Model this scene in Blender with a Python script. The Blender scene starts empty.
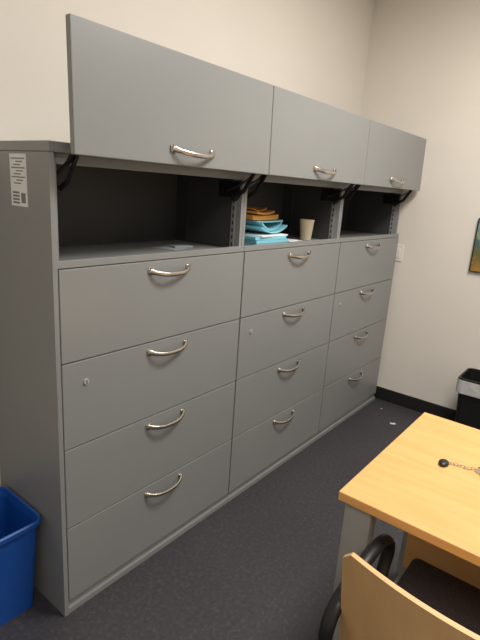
import bpy, bmesh, math, random
from mathutils import Vector, Matrix
random.seed(3)
scene=bpy.context.scene
scene.view_settings.view_transform='Standard'
scene.view_settings.look='None'
def lin(c):
    o=[]
    for v in c:
        v/=255.0
        o.append(v/12.92 if v<=.04045 else ((v+.055)/1.055)**2.4)
    return (*o,1)
def mat(name,col,rough=.5,metal=0.0,var=0.04,scale=8,bump=0.0,bscale=200,spec=.5,col2=None,stretch=None):
    m=bpy.data.materials.new(name);m.use_nodes=True
    nt=m.node_tree;N=nt.nodes;L=nt.links;b=N['Principled BSDF']
    b.inputs['Roughness'].default_value=rough;b.inputs['Metallic'].default_value=metal
    b.inputs['Specular IOR Level'].default_value=spec
    c=lin(col)
    tc=N.new('ShaderNodeTexCoord');mp=N.new('ShaderNodeMapping');L.new(tc.outputs['Object'],mp.inputs[0])
    if stretch: mp.inputs['Scale'].default_value=stretch
    nz=N.new('ShaderNodeTexNoise');nz.inputs['Scale'].default_value=scale;nz.inputs['Detail'].default_value=4
    L.new(mp.outputs[0],nz.inputs[0])
    r=N.new('ShaderNodeValToRGB')
    if col2 is not None: a=c;d=lin(col2)
    else:
        a=tuple(min(1,x*(1-var)) for x in c[:3])+(1,);d=tuple(min(1,x*(1+var)) for x in c[:3])+(1,)
    r.color_ramp.elements[0].color=a;r.color_ramp.elements[1].color=d
    r.color_ramp.elements[0].position=.35;r.color_ramp.elements[1].position=.65
    L.new(nz.outputs['Fac'],r.inputs[0]);L.new(r.outputs[0],b.inputs['Base Color'])
    if bump:
        n2=N.new('ShaderNodeTexNoise');n2.inputs['Scale'].default_value=bscale
        L.new(tc.outputs['Object'],n2.inputs[0])
        bp=N.new('ShaderNodeBump');bp.inputs['Strength'].default_value=bump;bp.inputs['Distance'].default_value=.002
        L.new(n2.outputs['Fac'],bp.inputs['Height']);L.new(bp.outputs[0],b.inputs['Normal'])
    return m
M={}
M['cab']=mat('cabinet_grey_paint',(133,135,135),.36,var=.015,scale=3,bump=.05,bscale=400,spec=.6)
M['cab_shade']=mat('cabinet_interior_shade',(58,59,59),.6,var=.02)  # interior grey darkened, shade of the open compartment is in the colour
M['seam']=mat('seam_dark',(48,48,48),.8)
M['nickel']=mat('brushed_nickel',(196,190,180),.26,metal=1.0,var=.03,scale=60)
M['lock']=mat('lock_cylinder',(172,170,166),.4,var=.05)
M['black']=mat('black_metal',(26,26,28),.4,var=.1)
M['bplast']=mat('black_plastic',(24,24,26),.38,var=.1)
M['fabric']=mat('black_fabric',(62,54,54),.9,var=.2,scale=150,bump=.5,bscale=500)
M['wall']=mat('wall_paint',(226,220,211),.85,var=.012,scale=2,bump=.12,bscale=260)
M['ceil']=mat('ceiling_tile',(228,226,220),.9,var=.05,scale=80)
M['base']=mat('baseboard_rubber',(30,28,28),.5)
M['wood']=mat('maple_laminate',(222,168,102),.42,scale=6,col2=(230,178,114),stretch=(6,.6,6))
M['ply']=mat('maple_ply',(214,172,120),.4,scale=5,col2=(224,184,132),stretch=(3,3,.5))
M['leg']=mat('grey_leg_paint',(150,152,152),.45)
M['blue']=mat('blue_plastic',(16,74,158),.4,var=.05)
M['white']=mat('white_plastic',(226,224,216),.45)
M['paper']=mat('white_paper',(228,230,230),.8)
M['greyp']=mat('grey_note_paper',(150,158,166),.8)
M['bluep']=mat('light_blue_folder',(128,196,214),.7)
M['orange']=mat('orange_folder',(212,150,70),.7)
M['cup']=mat('paper_cup_tan',(228,212,184),.7)
M['liner']=mat('bin_liner',(196,197,196),.35,var=.1,scale=30)
M['stickk']=mat('label_ink',(120,122,122),.7)
# floor : dark speckled
def floor_mat():
    m=bpy.data.materials.new('floor_speckled');m.use_nodes=True
    nt=m.node_tree;N=nt.nodes;L=nt.links;b=N['Principled BSDF']
    tc=N.new('ShaderNodeTexCoord')
    n1=N.new('ShaderNodeTexNoise');n1.inputs['Scale'].default_value=60;n1.inputs['Detail'].default_value=8;n1.inputs['Roughness'].default_value=.8
    n2=N.new('ShaderNodeTexNoise');n2.inputs['Scale'].default_value=2.2;n2.inputs['Detail'].default_value=3
    L.new(tc.outputs['Object'],n1.inputs[0]);L.new(tc.outputs['Object'],n2.inputs[0])
    r=N.new('ShaderNodeValToRGB');e=r.color_ramp.elements
    e[0].position=.34;e[0].color=lin((46,45,50));e[1].position=.72;e[1].color=lin((98,95,98))
    e2=e.new(.54);e2.color=lin((62,61,66))
    L.new(n1.outputs['Fac'],r.inputs[0])
    mx=N.new('ShaderNodeMix');mx.data_type='RGBA';mx.blend_type='MULTIPLY';mx.inputs[0].default_value=.5
    r2=N.new('ShaderNodeValToRGB');r2.color_ramp.elements[0].position=.3;r2.color_ramp.elements[0].color=(.75,.75,.75,1);r2.color_ramp.elements[1].position=.7
    L.new(n2.outputs['Fac'],r2.inputs[0]);L.new(r.outputs[0],mx.inputs[6]);L.new(r2.outputs[0],mx.inputs[7])
    L.new(mx.outputs[2],b.inputs['Base Color'])
    b.inputs['Roughness'].default_value=.5
    bp=N.new('ShaderNodeBump');bp.inputs['Strength'].default_value=.2;bp.inputs['Distance'].default_value=.002
    L.new(n1.outputs['Fac'],bp.inputs['Height']);L.new(bp.outputs[0],b.inputs['Normal'])
    return m
M['floor']=floor_mat()

def link(name,bm,m,parent=None,smooth=False):
    bmesh.ops.recalc_face_normals(bm,faces=bm.faces[:])
    me=bpy.data.meshes.new(name);bm.to_mesh(me);bm.free()
    ob=bpy.data.objects.new(name,me);scene.collection.objects.link(ob)
    ms=m if isinstance(m,(list,tuple)) else [m]
    for x in ms: me.materials.append(M[x] if isinstance(x,str) else x)
    if smooth:
        for p in me.polygons:p.use_smooth=True
    if parent: ob.parent=parent
    return ob
def empty(name,loc=(0,0,0)):
    e=bpy.data.objects.new(name,None);e.location=loc;e.empty_display_size=.1
    scene.collection.objects.link(e);return e
def addbox(bm,x0,x1,y0,y1,z0,z1,bev=0,mi=0,seg=2):
    t=bmesh.new()
    vs=[t.verts.new((x,y,z)) for x in(x0,x1) for y in(y0,y1) for z in(z0,z1)]
    for f in((0,1,3,2),(4,6,7,5),(0,4,5,1),(2,3,7,6),(0,2,6,4),(1,5,7,3)): t.faces.new([vs[i] for i in f])
    bmesh.ops.recalc_face_normals(t,faces=t.faces[:])
    if bev: bmesh.ops.bevel(t,geom=t.edges[:],offset=bev,segments=seg,affect='EDGES',profile=.5)
    for f in t.faces:f.material_index=mi
    me=bpy.data.meshes.new('t');t.to_mesh(me);t.free();bm.from_mesh(me);bpy.data.meshes.remove(me)
def box(name,x0,x1,y0,y1,z0,z1,m,parent=None,bev=0):
    bm=bmesh.new();addbox(bm,x0,x1,y0,y1,z0,z1,bev);return link(name,bm,m,parent)
def catmull(P,n=8,closed=False):
    P=[Vector(p) for p in P];out=[];k=len(P)
    for i in range(k if closed else k-1):
        g=(lambda j:P[j%k]) if closed else (lambda j:P[max(0,min(k-1,j))])
        a,b,c,d=g(i-1),g(i),g(i+1),g(i+2)
        for s in range(n):
            t=s/n;out.append(.5*((2*b)+(c-a)*t+(2*a-5*b+4*c-d)*t*t+(3*b-a-3*c+d)*t**3))
    if not closed: out.append(P[-1])
    return out
def sweep(bm,pts,ra,rb=None,ref=(0,0,1),closed=False,seg=10,mi=0):
    pts=[Vector(p) for p in pts];n=len(pts);rb=ra if rb is None else rb
    A=ra if isinstance(ra,list) else [ra]*n;B=rb if isinstance(rb,list) else [rb]*n
    ref=Vector(ref);rings=[]
    for i,p in enumerate(pts):
        if closed:t=pts[(i+1)%n]-pts[i-1]
        else:t=pts[min(n-1,i+1)]-pts[max(0,i-1)]
        t.normalize();s=t.cross(ref)
        if s.length<1e-3:s=t.cross(Vector((1,0,0.01)))
        s.normalize();q=s.cross(t).normalized()
        rings.append([bm.verts.new(p+q*A[i]*math.sin(2*math.pi*k/seg)+s*B[i]*math.cos(2*math.pi*k/seg)) for k in range(seg)])
    for i in range(n if closed else n-1):
        a,b=rings[i],rings[(i+1)%n]
        for k in range(seg):
            f=bm.faces.new((a[k],a[(k+1)%seg],b[(k+1)%seg],b[k]));f.material_index=mi
    if not closed:
        for rg in(rings[0],rings[-1]):
            f=bm.faces.new(rg);f.material_index=mi
def tube(name,pts,r,m,parent,ref=(0,0,1),smooth=True,rb=None,n=8,closed=False,cm=True):
    bm=bmesh.new();sweep(bm,catmull(pts,n,closed) if cm else pts,r,rb,ref,closed);return link(name,bm,m,parent,smooth)

# ---------------- room ----------------
XB,YB,XL,YF,H=2.7524,.436,-2.6,-3.4,3.0
box('floor',XL-.1,XB+.1,YF-.1,YB+.1,-.1,0,'floor')
box('ceiling',XL-.1,XB+.1,YF-.1,YB+.1,H,H+.1,'ceil')
box('wall_left',XL-.1,XB+.1,YB,YB+.1,0,H,'wall')
box('wall_back',XB,XB+.1,YF-.1,YB,0,H,'wall')
box('wall_right',XL-.1,XB+.1,YF-.1,YF,0,H,'wall')
box('wall_front',XL-.1,XL,YF,YB,0,H,'wall')
box('baseboard_back',XB-.01,XB,YF,YB,0,.1,'base',bev=.003)
box('baseboard_left',XL,XB-.01,YB-.01,YB,0,.1,'base')
box('baseboard_front',XL,XL+.01,YF,YB-.01,0,.1,'base')
box('baseboard_right',XL+.01,XB-.01,YF,YF+.01,0,.1,'base')

# ---------------- cabinets ----------------
W=.9045;b0=.052;h=.305;Yd=.425
def handle(name,cx,y,z,parent):
    pts=[];ra=[];rb=[]
    n=32
    for i in range(n+1):
        t=-1+2*i/n
        out=.030*(1-abs(t)**2.6)
        dz=-.015*(1-abs(t)**2.2)
        pts.append((cx+.103*t,y-out-.003,z+dz))
        e=max(0,abs(t)-.75)/.25
        ra.append(.0085+.0035*e);rb.append(.0048-.0008*e)
    bm=bmesh.new();sweep(bm,pts,ra,rb,ref=(0,0,1),seg=14)
    for s in(-1,1):
        addbox(bm,cx+s*.094-.012,cx+s*.094+.012,y-.006,y+.001,z-.013,z+.010,.0025)
    return link(name,bm,'nickel',parent,True)
def cabinet(i,first=False):
    x0=i*W; g=empty('lateral_file_cabinet')
    a,b=x0+.0008,x0+W-.0008
    t=.018;fy=.0205;zt=1.605
    box('side_panel_left',a,a+t,fy,Yd,b0,zt,'cab',g,.001)
    box('side_panel_right',b-t,b,fy,Yd,b0,zt,'cab',g,.001)
    box('back_panel',a+t,b-t,Yd-.012,Yd,b0,zt,'cab_shade',g)
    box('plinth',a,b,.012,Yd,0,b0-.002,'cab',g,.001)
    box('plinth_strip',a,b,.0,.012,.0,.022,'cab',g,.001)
    box('carcass_floor',a+t,b-t,fy,Yd-.012,b0,b0+.015,'cab_shade',g)
    zs=b0+4*h
    box('shelf',a+t,b-t,fy+.002,Yd-.012,zs-.012,zs+.006,'cab',g)
    box('front_rail',a,b,.003,fy+.004,zs+.001,zs+.024,'cab',g,.0015)
    box('header_rail',a+t,b-t,.02,.06,zt-.03,zt,'cab',g)
    box('shade_sheet_left',a+t,a+t+.0015,.075,Yd-.012,zs+.006,zt-.001,'cab_shade',g)  # thin dark sheets added over both inner sides to imitate shade
    box('shade_sheet_right',b-t-.0015,b-t,.075,Yd-.012,zs+.006,zt-.001,'cab_shade',g)
    box('top_panel',a,b,-.004,Yd,zt+.001,zt+.03,'cab',g,.002)
    for s,(sx,sd) in enumerate(((a+t,1),(b-t,-1))):
        for yy in(.050,.34):
            bm=bmesh.new();x1=sx+sd*.004
            addbox(bm,min(sx,x1),max(sx,x1),yy,yy+.020,zs+.008,zt-.03,.0)
            x2=sx+sd*.0045
            for k in range(9):
                zz=zs+.02+k*.031
                addbox(bm,min(x1,x2),max(x1,x2),yy+.006,yy+.014,zz,zz+.016,0,1)
            link('shelf_standard',bm,['cab_shade' if yy>.1 else 'cab','seam'],g)  # rear standards take the shade-darkened grey, front ones the body paint
    for k in range(4):
        z1=b0+h*(4-k)-.0018;z0=b0+h*(3-k)+.0018
        box('drawer_%d'%(k+1),a+.003,b-.003,0,.020,z0,z1,'cab',g,.0022)
        box('drawer_gap_%d'%(k+1),a+t,b-t,.0215,.03,z0-.004,z1+.002,'seam',g)
        handle('drawer_handle_%d'%(k+1),x0+.4575,0,z1-.034,g)
    bm=bmesh.new()
    bmesh.ops.create_cone(bm,cap_ends=True,segments=24,radius1=.0105,radius2=.0095,depth=.006,matrix=Matrix.Translation((x0+.09,-.002,b0+h*3-.078))@Matrix.Rotation(math.pi/2,4,'X'))
    addbox(bm,x0+.0885,x0+.0915,-.0060,-.0045,b0+h*3-.085,b0+h*3-.071,0,1)
    link('drawer_lock',bm,['lock','seam'],g)
    bm=bmesh.new();addbox(bm,a+.001,b-.001,-.0,.021,0,.339,.003)
    d=link('flipper_door',bm,'cab',g);d.location=(0,-.0985,1.6005);d.rotation_euler=(math.radians(-1.4),0,0)
    handle('door_handle',x0+.4575,-.098,1.652,g)
    for sx,sd in((a+t,1),(b-t,-1)):
        c=sx+sd*.012
        bm=bmesh.new()
        addbox(bm,min(sx,sx+sd*.005),max(sx,sx+sd*.005),.03,.15,zt-.105,zt-.035,.002)
        sweep(bm,[(c,.11,zt-.085),(c,.03,zt-.055),(c,-.03,zt-.02),(c,-.074,zt+.03)],.011,.004,ref=(1,0,0),seg=8)
        sweep(bm,[(c+sd*.01,.05,zt-.105),(c+sd*.01,-.005,zt-.075),(c+sd*.01,-.050,zt-.005),(c+sd*.01,-.074,zt+.05)],.004,.010,ref=(1,0,0),seg=8)
        addbox(bm,min(c-.012,c+.02*sd+.012),max(c-.012,c+.02*sd+.012),-.079,-.074,zt+.005,zt+.16,.001)
        for yy,zz in((.11,zt-.085),(.05,zt-.105)):
            bmesh.ops.create_cone(bm,cap_ends=True,segments=16,radius1=.014,radius2=.014,depth=.02,matrix=Matrix.Translation((c,yy,zz))@Matrix.Rotation(math.pi/2,4,'Y'))
        link('lift_arm',bm,'black',g)
    if first:
        box('end_panel',-.0175,-.001,-.002,Yd,0,zt,'cab',g,.001)
        box('end_top_cap',-.0175,0,-.004,Yd,zt+.001,zt+.03,'cab',g,.002)
        bm=bmesh.new();x=-.0175
        addbox(bm,x-.0008,x,.12,.215,1.445,1.598,0,0)
        for j in range(9):
            zz=1.583-j*.009
            addbox(bm,x-.0011,x-.0007,.128+.012*(j%3),.207-.014*((j*2)%3),zz,zz+.0035,0,1)
        for j in range(4):
            addbox(bm,x-.0011,x-.0007,.165,.205,1.452+j*.010,1.458+j*.010,0,1)
        addbox(bm,x-.0011,x-.0007,.13,.155,1.455,1.485,0,1)
        link('label_sticker',bm,['paper','stickk'],g)
    return g
for i in range(3): cabinet(i,i==0)
zs=b0+4*h+.006

# ---------------- shelf contents ----------------
def sheet(bm,cx,cy,z,w,d,th,rot,mi=0,curl=0,nx=8,tilt=0):
    R=Matrix.Rotation(rot,3,'Z')@Matrix.Rotation(tilt,3,'Y');top=[];bot=[]
    for i in range(nx+1):
        u=-1+2*i/nx
        dz=curl*u*u
        rt=[];rb_=[]
        for v in(-1,1):
            p=R@Vector((u*w/2,v*d/2,0))
            rt.append(bm.verts.new((cx+p.x,cy+p.y,z+th+dz+p.z)));rb_.append(bm.verts.new((cx+p.x,cy+p.y,z+dz+p.z)))
        top.append(rt);bot.append(rb_)
    F=[]
    for i in range(nx):
        F+= [bm.faces.new((top[i][0],top[i+1][0],top[i+1][1],top[i][1])),bm.faces.new((bot[i][0],bot[i][1],bot[i+1][1],bot[i+1][0])),
             bm.faces.new((top[i][0],bot[i][0],bot[i+1][0],top[i+1][0])),bm.faces.new((top[i][1],top[i+1][1],bot[i+1][1],bot[i][1]))]
    F+=[bm.faces.new((top[0][0],top[0][1],bot[0][1],bot[0][0])),bm.faces.new((top[-1][0],bot[-1][0],bot[-1][1],top[-1][1]))]
    for f in F:f.material_index=mi
bm=bmesh.new()
z=zs
for k in range(3):
    sheet(bm,1.19+random.uniform(-.01,.01),.19+random.uniform(-.01,.01),z,.25,.29,.014,random.uniform(-.06,.06),0,0.001*k);z+=.0152
sheet(bm,1.20,.19,z,.24,.28,.006,.05,2);z+=.009
sheet(bm,1.22,.21,z+.002,.27,.27,.007,.12,0,.030,10);
sheet(bm,1.21,.22,z+.012,.25,.26,.010,.20,0,.036,10);z+=.050
sheet(bm,1.20,.22,z+.004,.26,.26,.006,.10,0,.004)
z+=.014
sheet(bm,1.18,.23,z,.26,.25,.022,.12,1,.004,8);z+=.026
sheet(bm,1.16,.22,z,.24,.24,.010,.26,1,.008,8);z+=.013
sheet(bm,1.14,.22,z+.002,.20,.20,.004,.3,1,.012,8)
link('folder_stack',bm,['bluep','orange','paper'])
bm=bmesh.new()
sheet(bm,1.45,.16,zs,.14,.20,.004,.5,0,0);sheet(bm,1.43,.17,zs+.004,.12,.16,.003,.2,0,0.004)
link('paper_sheets',bm,['paper'])
bm=bmesh.new()
sheet(bm,.66,.20,zs,.15,.10,.002,.3,0,0.001);sheet(bm,.70,.19,zs+.003,.09,.05,.006,-.2,0,0)
link('paper_notes',bm,['greyp'])
def lathe(bm,prof,cx,cy,seg=32,mi=0):
    rings=[]
    for r,zz in prof:
        rings.append([bm.verts.new((cx+r*math.cos(2*math.pi*k/seg),cy+r*math.sin(2*math.pi*k/seg),zz)) for k in range(seg)])
    for a,b in zip(rings,rings[1:]):
        for k in range(seg):
            f=bm.faces.new((a[k],a[(k+1)%seg],b[(k+1)%seg],b[k]));f.material_index=mi
    return rings
bm=bmesh.new()
rg=lathe(bm,[(.029,zs),(.031,zs+.002),(.041,zs+.108),(.043,zs+.110),(.043,zs+.114),(.040,zs+.114),(.039,zs+.108),(.029,zs+.004)],1.66,.15)
bm.faces.new(rg[0]);bm.faces.new(rg[-1])
link('paper_cup',bm,'cup',None,True)

# ---------------- table ----------------
T=empty('wooden_table')
tx0,tx1,ty0,ty1=.345,1.065,-.822,-2.25
bm=bmesh.new();addbox(bm,tx0,tx1,ty1,ty0,.712,.74,.003);link('tabletop',bm,'wood',T)
for n,(lx,ly) in enumerate(((tx0+.010,ty0-.097),(tx1-.072,ty0-.097),(tx0+.010,ty1+.02),(tx1-.072,ty1+.02))):
    box('leg_%d'%(n+1),lx,lx+.05,ly,ly+.078,.03,.712,'leg',T,.004)
for n,ly in enumerate((ty0-.097,ty1+.02)):
    box('foot_rail_%d'%(n+1),tx0+.010,tx1-.022,ly+.01,ly+.068,0,.03,'leg',T,.004)
    box('side_rail_%d'%(n+1),tx0+.060,tx1-.072,ly+.02,ly+.058,.66,.712,'leg',T,.002)
box('modesty_panel',.75,.768,ty1+.10,ty0-.1,.28,.712,'wood',T,.002)
# keys
K=empty('key_ring',(0,0,0))
bm=bmesh.new()
out=[]
for k in range(20):
    a=2*math.pi*k/20;out.append((.712+.020*math.cos(a)*(1.15 if math.cos(a)<0 else .9),-1.000+.015*math.sin(a)))
L_=[[((x-.712)*s_+.712,(y+1.0)*s_-1.0,z_) for x,y in out] for z_,s_ in((.7402,.88),(.7425,1),(.749,1),(.7515,.86))]
R_=[[bm.verts.new(p) for p in l] for l in L_]
for a,b in zip(R_,R_[1:]):
    for k in range(20): bm.faces.new((a[k],a[(k+1)%20],b[(k+1)%20],b[k]))
bm.faces.new(R_[0]);bm.faces.new(R_[-1])
link('fob',bm,'bplast',K,True)
def ring(bm,c,r,t,tilt,rz,mi=0):
    R=Matrix.Rotation(rz,3,'Z')@Matrix.Rotation(tilt,3,'X')
    pts=[Vector(c)+R@Vector((r*1.5*math.cos(a),r*math.sin(a),0)) for a in [2*math.pi*k/14 for k in range(14)]]
    sweep(bm,pts,t,t,ref=R@Vector((0,0,1)),closed=True,seg=6)
bm=bmesh.new()
p=Vector((.722,-1.012,.7445));
for k in range(8):
    c=p+Vector((.0035*k+.004*math.sin(k*.9),-.0098*k,0))
    ring(bm,c,.0042,.0011,(.15 if k%2 else 1.1),math.atan2(-1,.3))
ring(bm,p+Vector((.036,-.092,-.002)),.0135,.0016,0,.4)
for (kx,ky,kr) in((.778,-1.118,-1.1),(.752,-1.125,-1.9),(.735,-1.105,-2.6)):
    R=Matrix.Translation((kx,ky,.7412))@Matrix.Rotation(kr,4,'Z')@Matrix.Scale(1.25,4)
    out=[(-.02,-.004),(-.016,-.010),(-.006,-.011),(0,-.004),(.030,-.004),(.034,0),(.028,.004),(.025,.0022),(.021,.004),(.017,.0022),(.012,.004),(0,.004),(-.006,.011),(-.016,.010),(-.02,.004)]
    A_=[bm.verts.new(R@Vector((x,y,0))) for x,y in out];B_=[bm.verts.new(R@Vector((x,y,.0022))) for x,y in out]
    bm.faces.new(A_);bm.faces.new(B_)
    for i in range(len(out)):
        j=(i+1)%len(out);bm.faces.new((A_[i],A_[j],B_[j],B_[i]))
link('chain_and_keys',bm,'nickel',K)

# ---------------- chair ----------------
Cg=empty('office_chair')
cy=-1.235
bm=bmesh.new();nu,nv=24,14;hw,hh=.268,.18;rc=.028
def bk(u,v,off):
    y=u*hw;zz=v*hh
    ex=max(0,abs(y)-(hw-rc))
    if ex>0:
        lim=hh-rc+math.sqrt(max(0,rc*rc-ex*ex)); zz=v*lim
    x=.075+.045*(u*u)-.035*(zz/hh)
    return Vector((x+off,cy+y,.622+zz))
fr=[[bm.verts.new(bk(-1+2*i/nu,-1+2*j/nv,0)) for j in range(nv+1)] for i in range(nu+1)]
bkv=[[bm.verts.new(bk(-1+2*i/nu,-1+2*j/nv,-.013)) for j in range(nv+1)] for i in range(nu+1)]
for G in(fr,bkv):
    for i in range(nu):
        for j in range(nv): bm.faces.new((G[i][j],G[i+1][j],G[i+1][j+1],G[i][j+1]))
for i in range(nu):
    for j in(0,nv): bm.faces.new((fr[i][j],fr[i+1][j],bkv[i+1][j],bkv[i][j]))
for j in range(nv):
    for i in(0,nu): bm.faces.new((fr[i][j],fr[i][j+1],bkv[i][j+1],bkv[i][j]))
link('backrest',bm,'ply',Cg)
bm=bmesh.new();addbox(bm,.13,.60,cy-.245,cy+.245,.415,.470,.022,0,4);link('seat',bm,'fabric',Cg,True)
box('seat_pan',.15,.57,cy-.22,cy+.22,.398,.418,'bplast',Cg,.004)
for n,s in enumerate((1,-1)):
    ya=cy+s*.276;yi=cy+s*.24
    tube('armrest_%d'%(n+1),[(.16,yi,.41),(.10,ya+.004*s,.46),(.080,ya+.008*s,.54),(.115,ya+.006*s,.61),(.20,ya,.643),(.30,ya,.650),(.395,ya,.628),(.43,ya,.57),(.405,ya,.49),(.34,yi,.41)],.018,'bplast',Cg,ref=(0,1,0),rb=.012)
    tube('front_leg_%d'%(n+1),[(.34,yi,.405),(.44,yi+.005*s,.38),(.51,yi+.01*s,.2),(.54,yi+.01*s,.0)],.0115,'black',Cg,ref=(0,1,0))
    tube('rear_leg_%d'%(n+1),[(.34,yi,.405),(.17,yi+.005*s,.37),(.08,yi+.01*s,.2),(.04,yi+.01*s,.0)],.0115,'black',Cg,ref=(0,1,0))
    yb=cy+s*.12
    tube('back_support_%d'%(n+1),[(.25,yb,.395),(.13,yb,.40),(.085,yb,.44),(.075,yb,.56),(.058,yb,.66)],.010,'black',Cg,ref=(0,1,0))
box('cross_bar',.33,.35,cy-.235,cy+.235,.385,.40,'black',Cg,.003)

# ---------------- bins ----------------
def rrect(cx,cy_,hx,hy,r,z,n=6):
    o=[]
    for (sx,sy,a0) in((1,1,0),(-1,1,90),(-1,-1,180),(1,-1,270)):
        for k in range(n+1):
            a=math.radians(a0+90*k/n)
            o.append((cx+sx*(hx-r)+r*math.cos(a),cy_+sy*(hy-r)+r*math.sin(a),z))
    return o
def loft(bm,loops,mi=None,cap0=True,cap1=True):
    R=[[bm.verts.new(p) for p in l] for l in loops]
    for i,(a,b) in enumerate(zip(R,R[1:])):
        n=len(a)
        for k in range(n):
            f=bm.faces.new((a[k],a[(k+1)%n],b[(k+1)%n],b[k]))
            if mi:f.material_index=mi[i]
    if cap0:bm.faces.new(R[0])
    if cap1:
        f=bm.faces.new(R[-1])
        if mi:f.material_index=mi[-1]
bx,by=-.176,.240   # recycling bin
bm=bmesh.new();hx,hy=.148,.142
loft(bm,[rrect(bx,by,hx-.030,hy-.030,.025,0),rrect(bx,by,hx-.008,hy-.008,.03,.345),rrect(bx,by,hx-.008,hy-.008,.03,.35),
 rrect(bx,by,hx+.002,hy+.004,.034,.352),rrect(bx,by,hx+.004,hy+.006,.035,.37),rrect(bx,by,hx+.001,hy+.001,.034,.375),rrect(bx,by,hx-.006,hy-.006,.03,.372),
 rrect(bx,by,hx-.012,hy-.012,.028,.34),rrect(bx,by,hx-.034,hy-.034,.022,.006)])
link('recycling_bin',bm,'blue',None)
wx,wy=2.50,-.81
G=empty('waste_bin')
bm=bmesh.new();hx,hy=.13,.165
loft(bm,[rrect(wx,wy,hx-.03,hy-.03,.03,0),rrect(wx,wy,hx,hy,.04,.44),rrect(wx,wy,hx+.006,hy+.006,.042,.442),rrect(wx,wy,hx+.006,hy+.006,.042,.475),rrect(wx,wy,hx-.004,hy-.004,.038,.475),rrect(wx,wy,hx-.034,hy-.034,.03,.01)])
link('bin_body',bm,'bplast',G)
bm=bmesh.new()
def wob(l,a):
    return [(x+random.uniform(-a,a),y+random.uniform(-a,a),z+random.uniform(-a,a)) for x,y,z in l]
loft(bm,[wob(rrect(wx,wy,hx+.009,hy+.009,.042,.375),.004),wob(rrect(wx,wy,hx+.011,hy+.011,.042,.42),.002),rrect(wx,wy,hx+.011,hy+.011,.044,.466)],cap0=False,cap1=False)
link('bin_liner',bm,'liner',G)

# ---------------- wall things ----------------
S=empty('light_switch')
box('plate',XB-.006,XB,-.032,.040,1.095,1.215,'white',S,.003)
box('rocker',XB-.010,XB-.006,-.012,.020,1.12,1.19,'white',S,.0015)
def art_mat():
    m=bpy.data.materials.new('landscape_art');m.use_nodes=True
    nt=m.node_tree;N=nt.nodes;L=nt.links;b=N['Principled BSDF']
    tc=N.new('ShaderNodeTexCoord');sp=N.new('ShaderNodeSeparateXYZ');L.new(tc.outputs['Object'],sp.inputs[0])
    mr=N.new('ShaderNodeMapRange');mr.inputs[1].default_value=1.10;mr.inputs[2].default_value=1.45;L.new(sp.outputs[2],mr.inputs[0])
    nz=N.new('ShaderNodeTexNoise');nz.inputs['Scale'].default_value=30;nz.inputs['Detail'].default_value=8;L.new(tc.outputs['Object'],nz.inputs[0])
    ad=N.new('ShaderNodeMath');ad.operation='MULTIPLY_ADD';ad.inputs[1].default_value=.9;L.new(nz.outputs['Fac'],ad.inputs[0])
    sb=N.new('ShaderNodeMath');sb.operation='SUBTRACT';sb.inputs[1].default_value=.45;L.new(mr.outputs[0],sb.inputs[0]);L.new(sb.outputs[0],ad.inputs[2])
    r=N.new('ShaderNodeValToRGB');e=r.color_ramp.elements
    e[0].position=.05;e[0].color=lin((160,120,60));e[1].position=.95;e[1].color=lin((90,130,150))
    for p_,c in((.3,(110,100,50)),(.5,(60,100,110)),(.7,(140,160,120))): x=e.new(p_);x.color=lin(c)
    L.new(ad.outputs[0],r.inputs[0]);L.new(r.outputs[0],b.inputs['Base Color']);b.inputs['Roughness'].default_value=.4
    return m
A=empty('framed_picture')
box('canvas',XB-.016,XB-.004,-1.0,-.508,1.105,1.445,art_mat(),A)
bm=bmesh.new()
addbox(bm,XB-.02,XB,-1.006,-.502,1.445,1.451);addbox(bm,XB-.02,XB,-1.006,-.502,1.099,1.105)
addbox(bm,XB-.02,XB,-.508,-.502,1.105,1.445);addbox(bm,XB-.02,XB,-1.006,-1.0,1.105,1.445)
link('frame',bm,'black',A)
for cx_,cy_,w_ in((2.40,-.27,.038),(2.58,-.11,.014)):
    bm=bmesh.new();sheet(bm,cx_,cy_,.0005,w_,w_*.5,.002,.9*cx_,0,.002);link('paper_scrap',bm,'paper')

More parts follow.
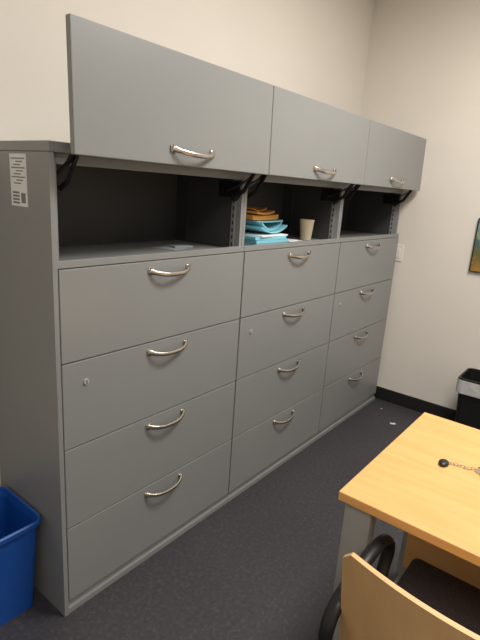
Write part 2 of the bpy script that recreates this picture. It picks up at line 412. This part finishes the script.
# ---------------- lights ----------------
em=bpy.data.materials.new('light_diffuser');em.use_nodes=True
n=em.node_tree.nodes['Principled BSDF'];n.inputs['Emission Color'].default_value=(1,.95,.88,1);n.inputs['Emission Strength'].default_value=1.5;n.inputs['Base Color'].default_value=(.9,.9,.88,1)
def troffer(x,y,p):
    g=empty('ceiling_light')
    bm=bmesh.new()
    addbox(bm,x-.62,x+.62,y-.32,y-.30,H-.05,H);addbox(bm,x-.62,x+.62,y+.30,y+.32,H-.05,H)
    addbox(bm,x-.62,x-.60,y-.30,y+.30,H-.05,H);addbox(bm,x+.60,x+.62,y-.30,y+.30,H-.05,H)
    link('housing',bm,'white',g)
    box('diffuser',x-.60,x+.60,y-.30,y+.30,H-.03,H-.02,em,g)
    l=bpy.data.lights.new('lamp','AREA');l.shape='RECTANGLE';l.size=1.2;l.size_y=.6;l.energy=p;l.color=(1,.955,.89)
    o=bpy.data.objects.new('lamp',l);o.location=(x,y,H-.055);scene.collection.objects.link(o);o.parent=g
troffer(1.2,-1.30,67)
troffer(-1.0,-2.1,32)
w=bpy.data.worlds.new('World');scene.world=w;w.use_nodes=True
w.node_tree.nodes['Background'].inputs[0].default_value=(.8,.85,1,1);w.node_tree.nodes['Background'].inputs[1].default_value=.05

# ---------------- camera ----------------
C=Vector((-0.7983,-1.3142,1.5441));th,ph,ro,F=0.6576,0.2646,0.0671,488.73
f=Vector((math.cos(th)*math.cos(ph),math.sin(th)*math.cos(ph),-math.sin(ph)))
r0=Vector((math.sin(th),-math.cos(th),0));u0=r0.cross(f)
r=r0*math.cos(ro)+u0*math.sin(ro);u=-r0*math.sin(ro)+u0*math.cos(ro)
cam=bpy.data.cameras.new('camera');co=bpy.data.objects.new('camera',cam);scene.collection.objects.link(co)
Mx=Matrix((( r.x,u.x,-f.x,C.x),(r.y,u.y,-f.y,C.y),(r.z,u.z,-f.z,C.z),(0,0,0,1)))
co.matrix_world=Mx
cam.sensor_width=36;cam.lens=F*36/640;cam.clip_start=.02
scene.camera=co
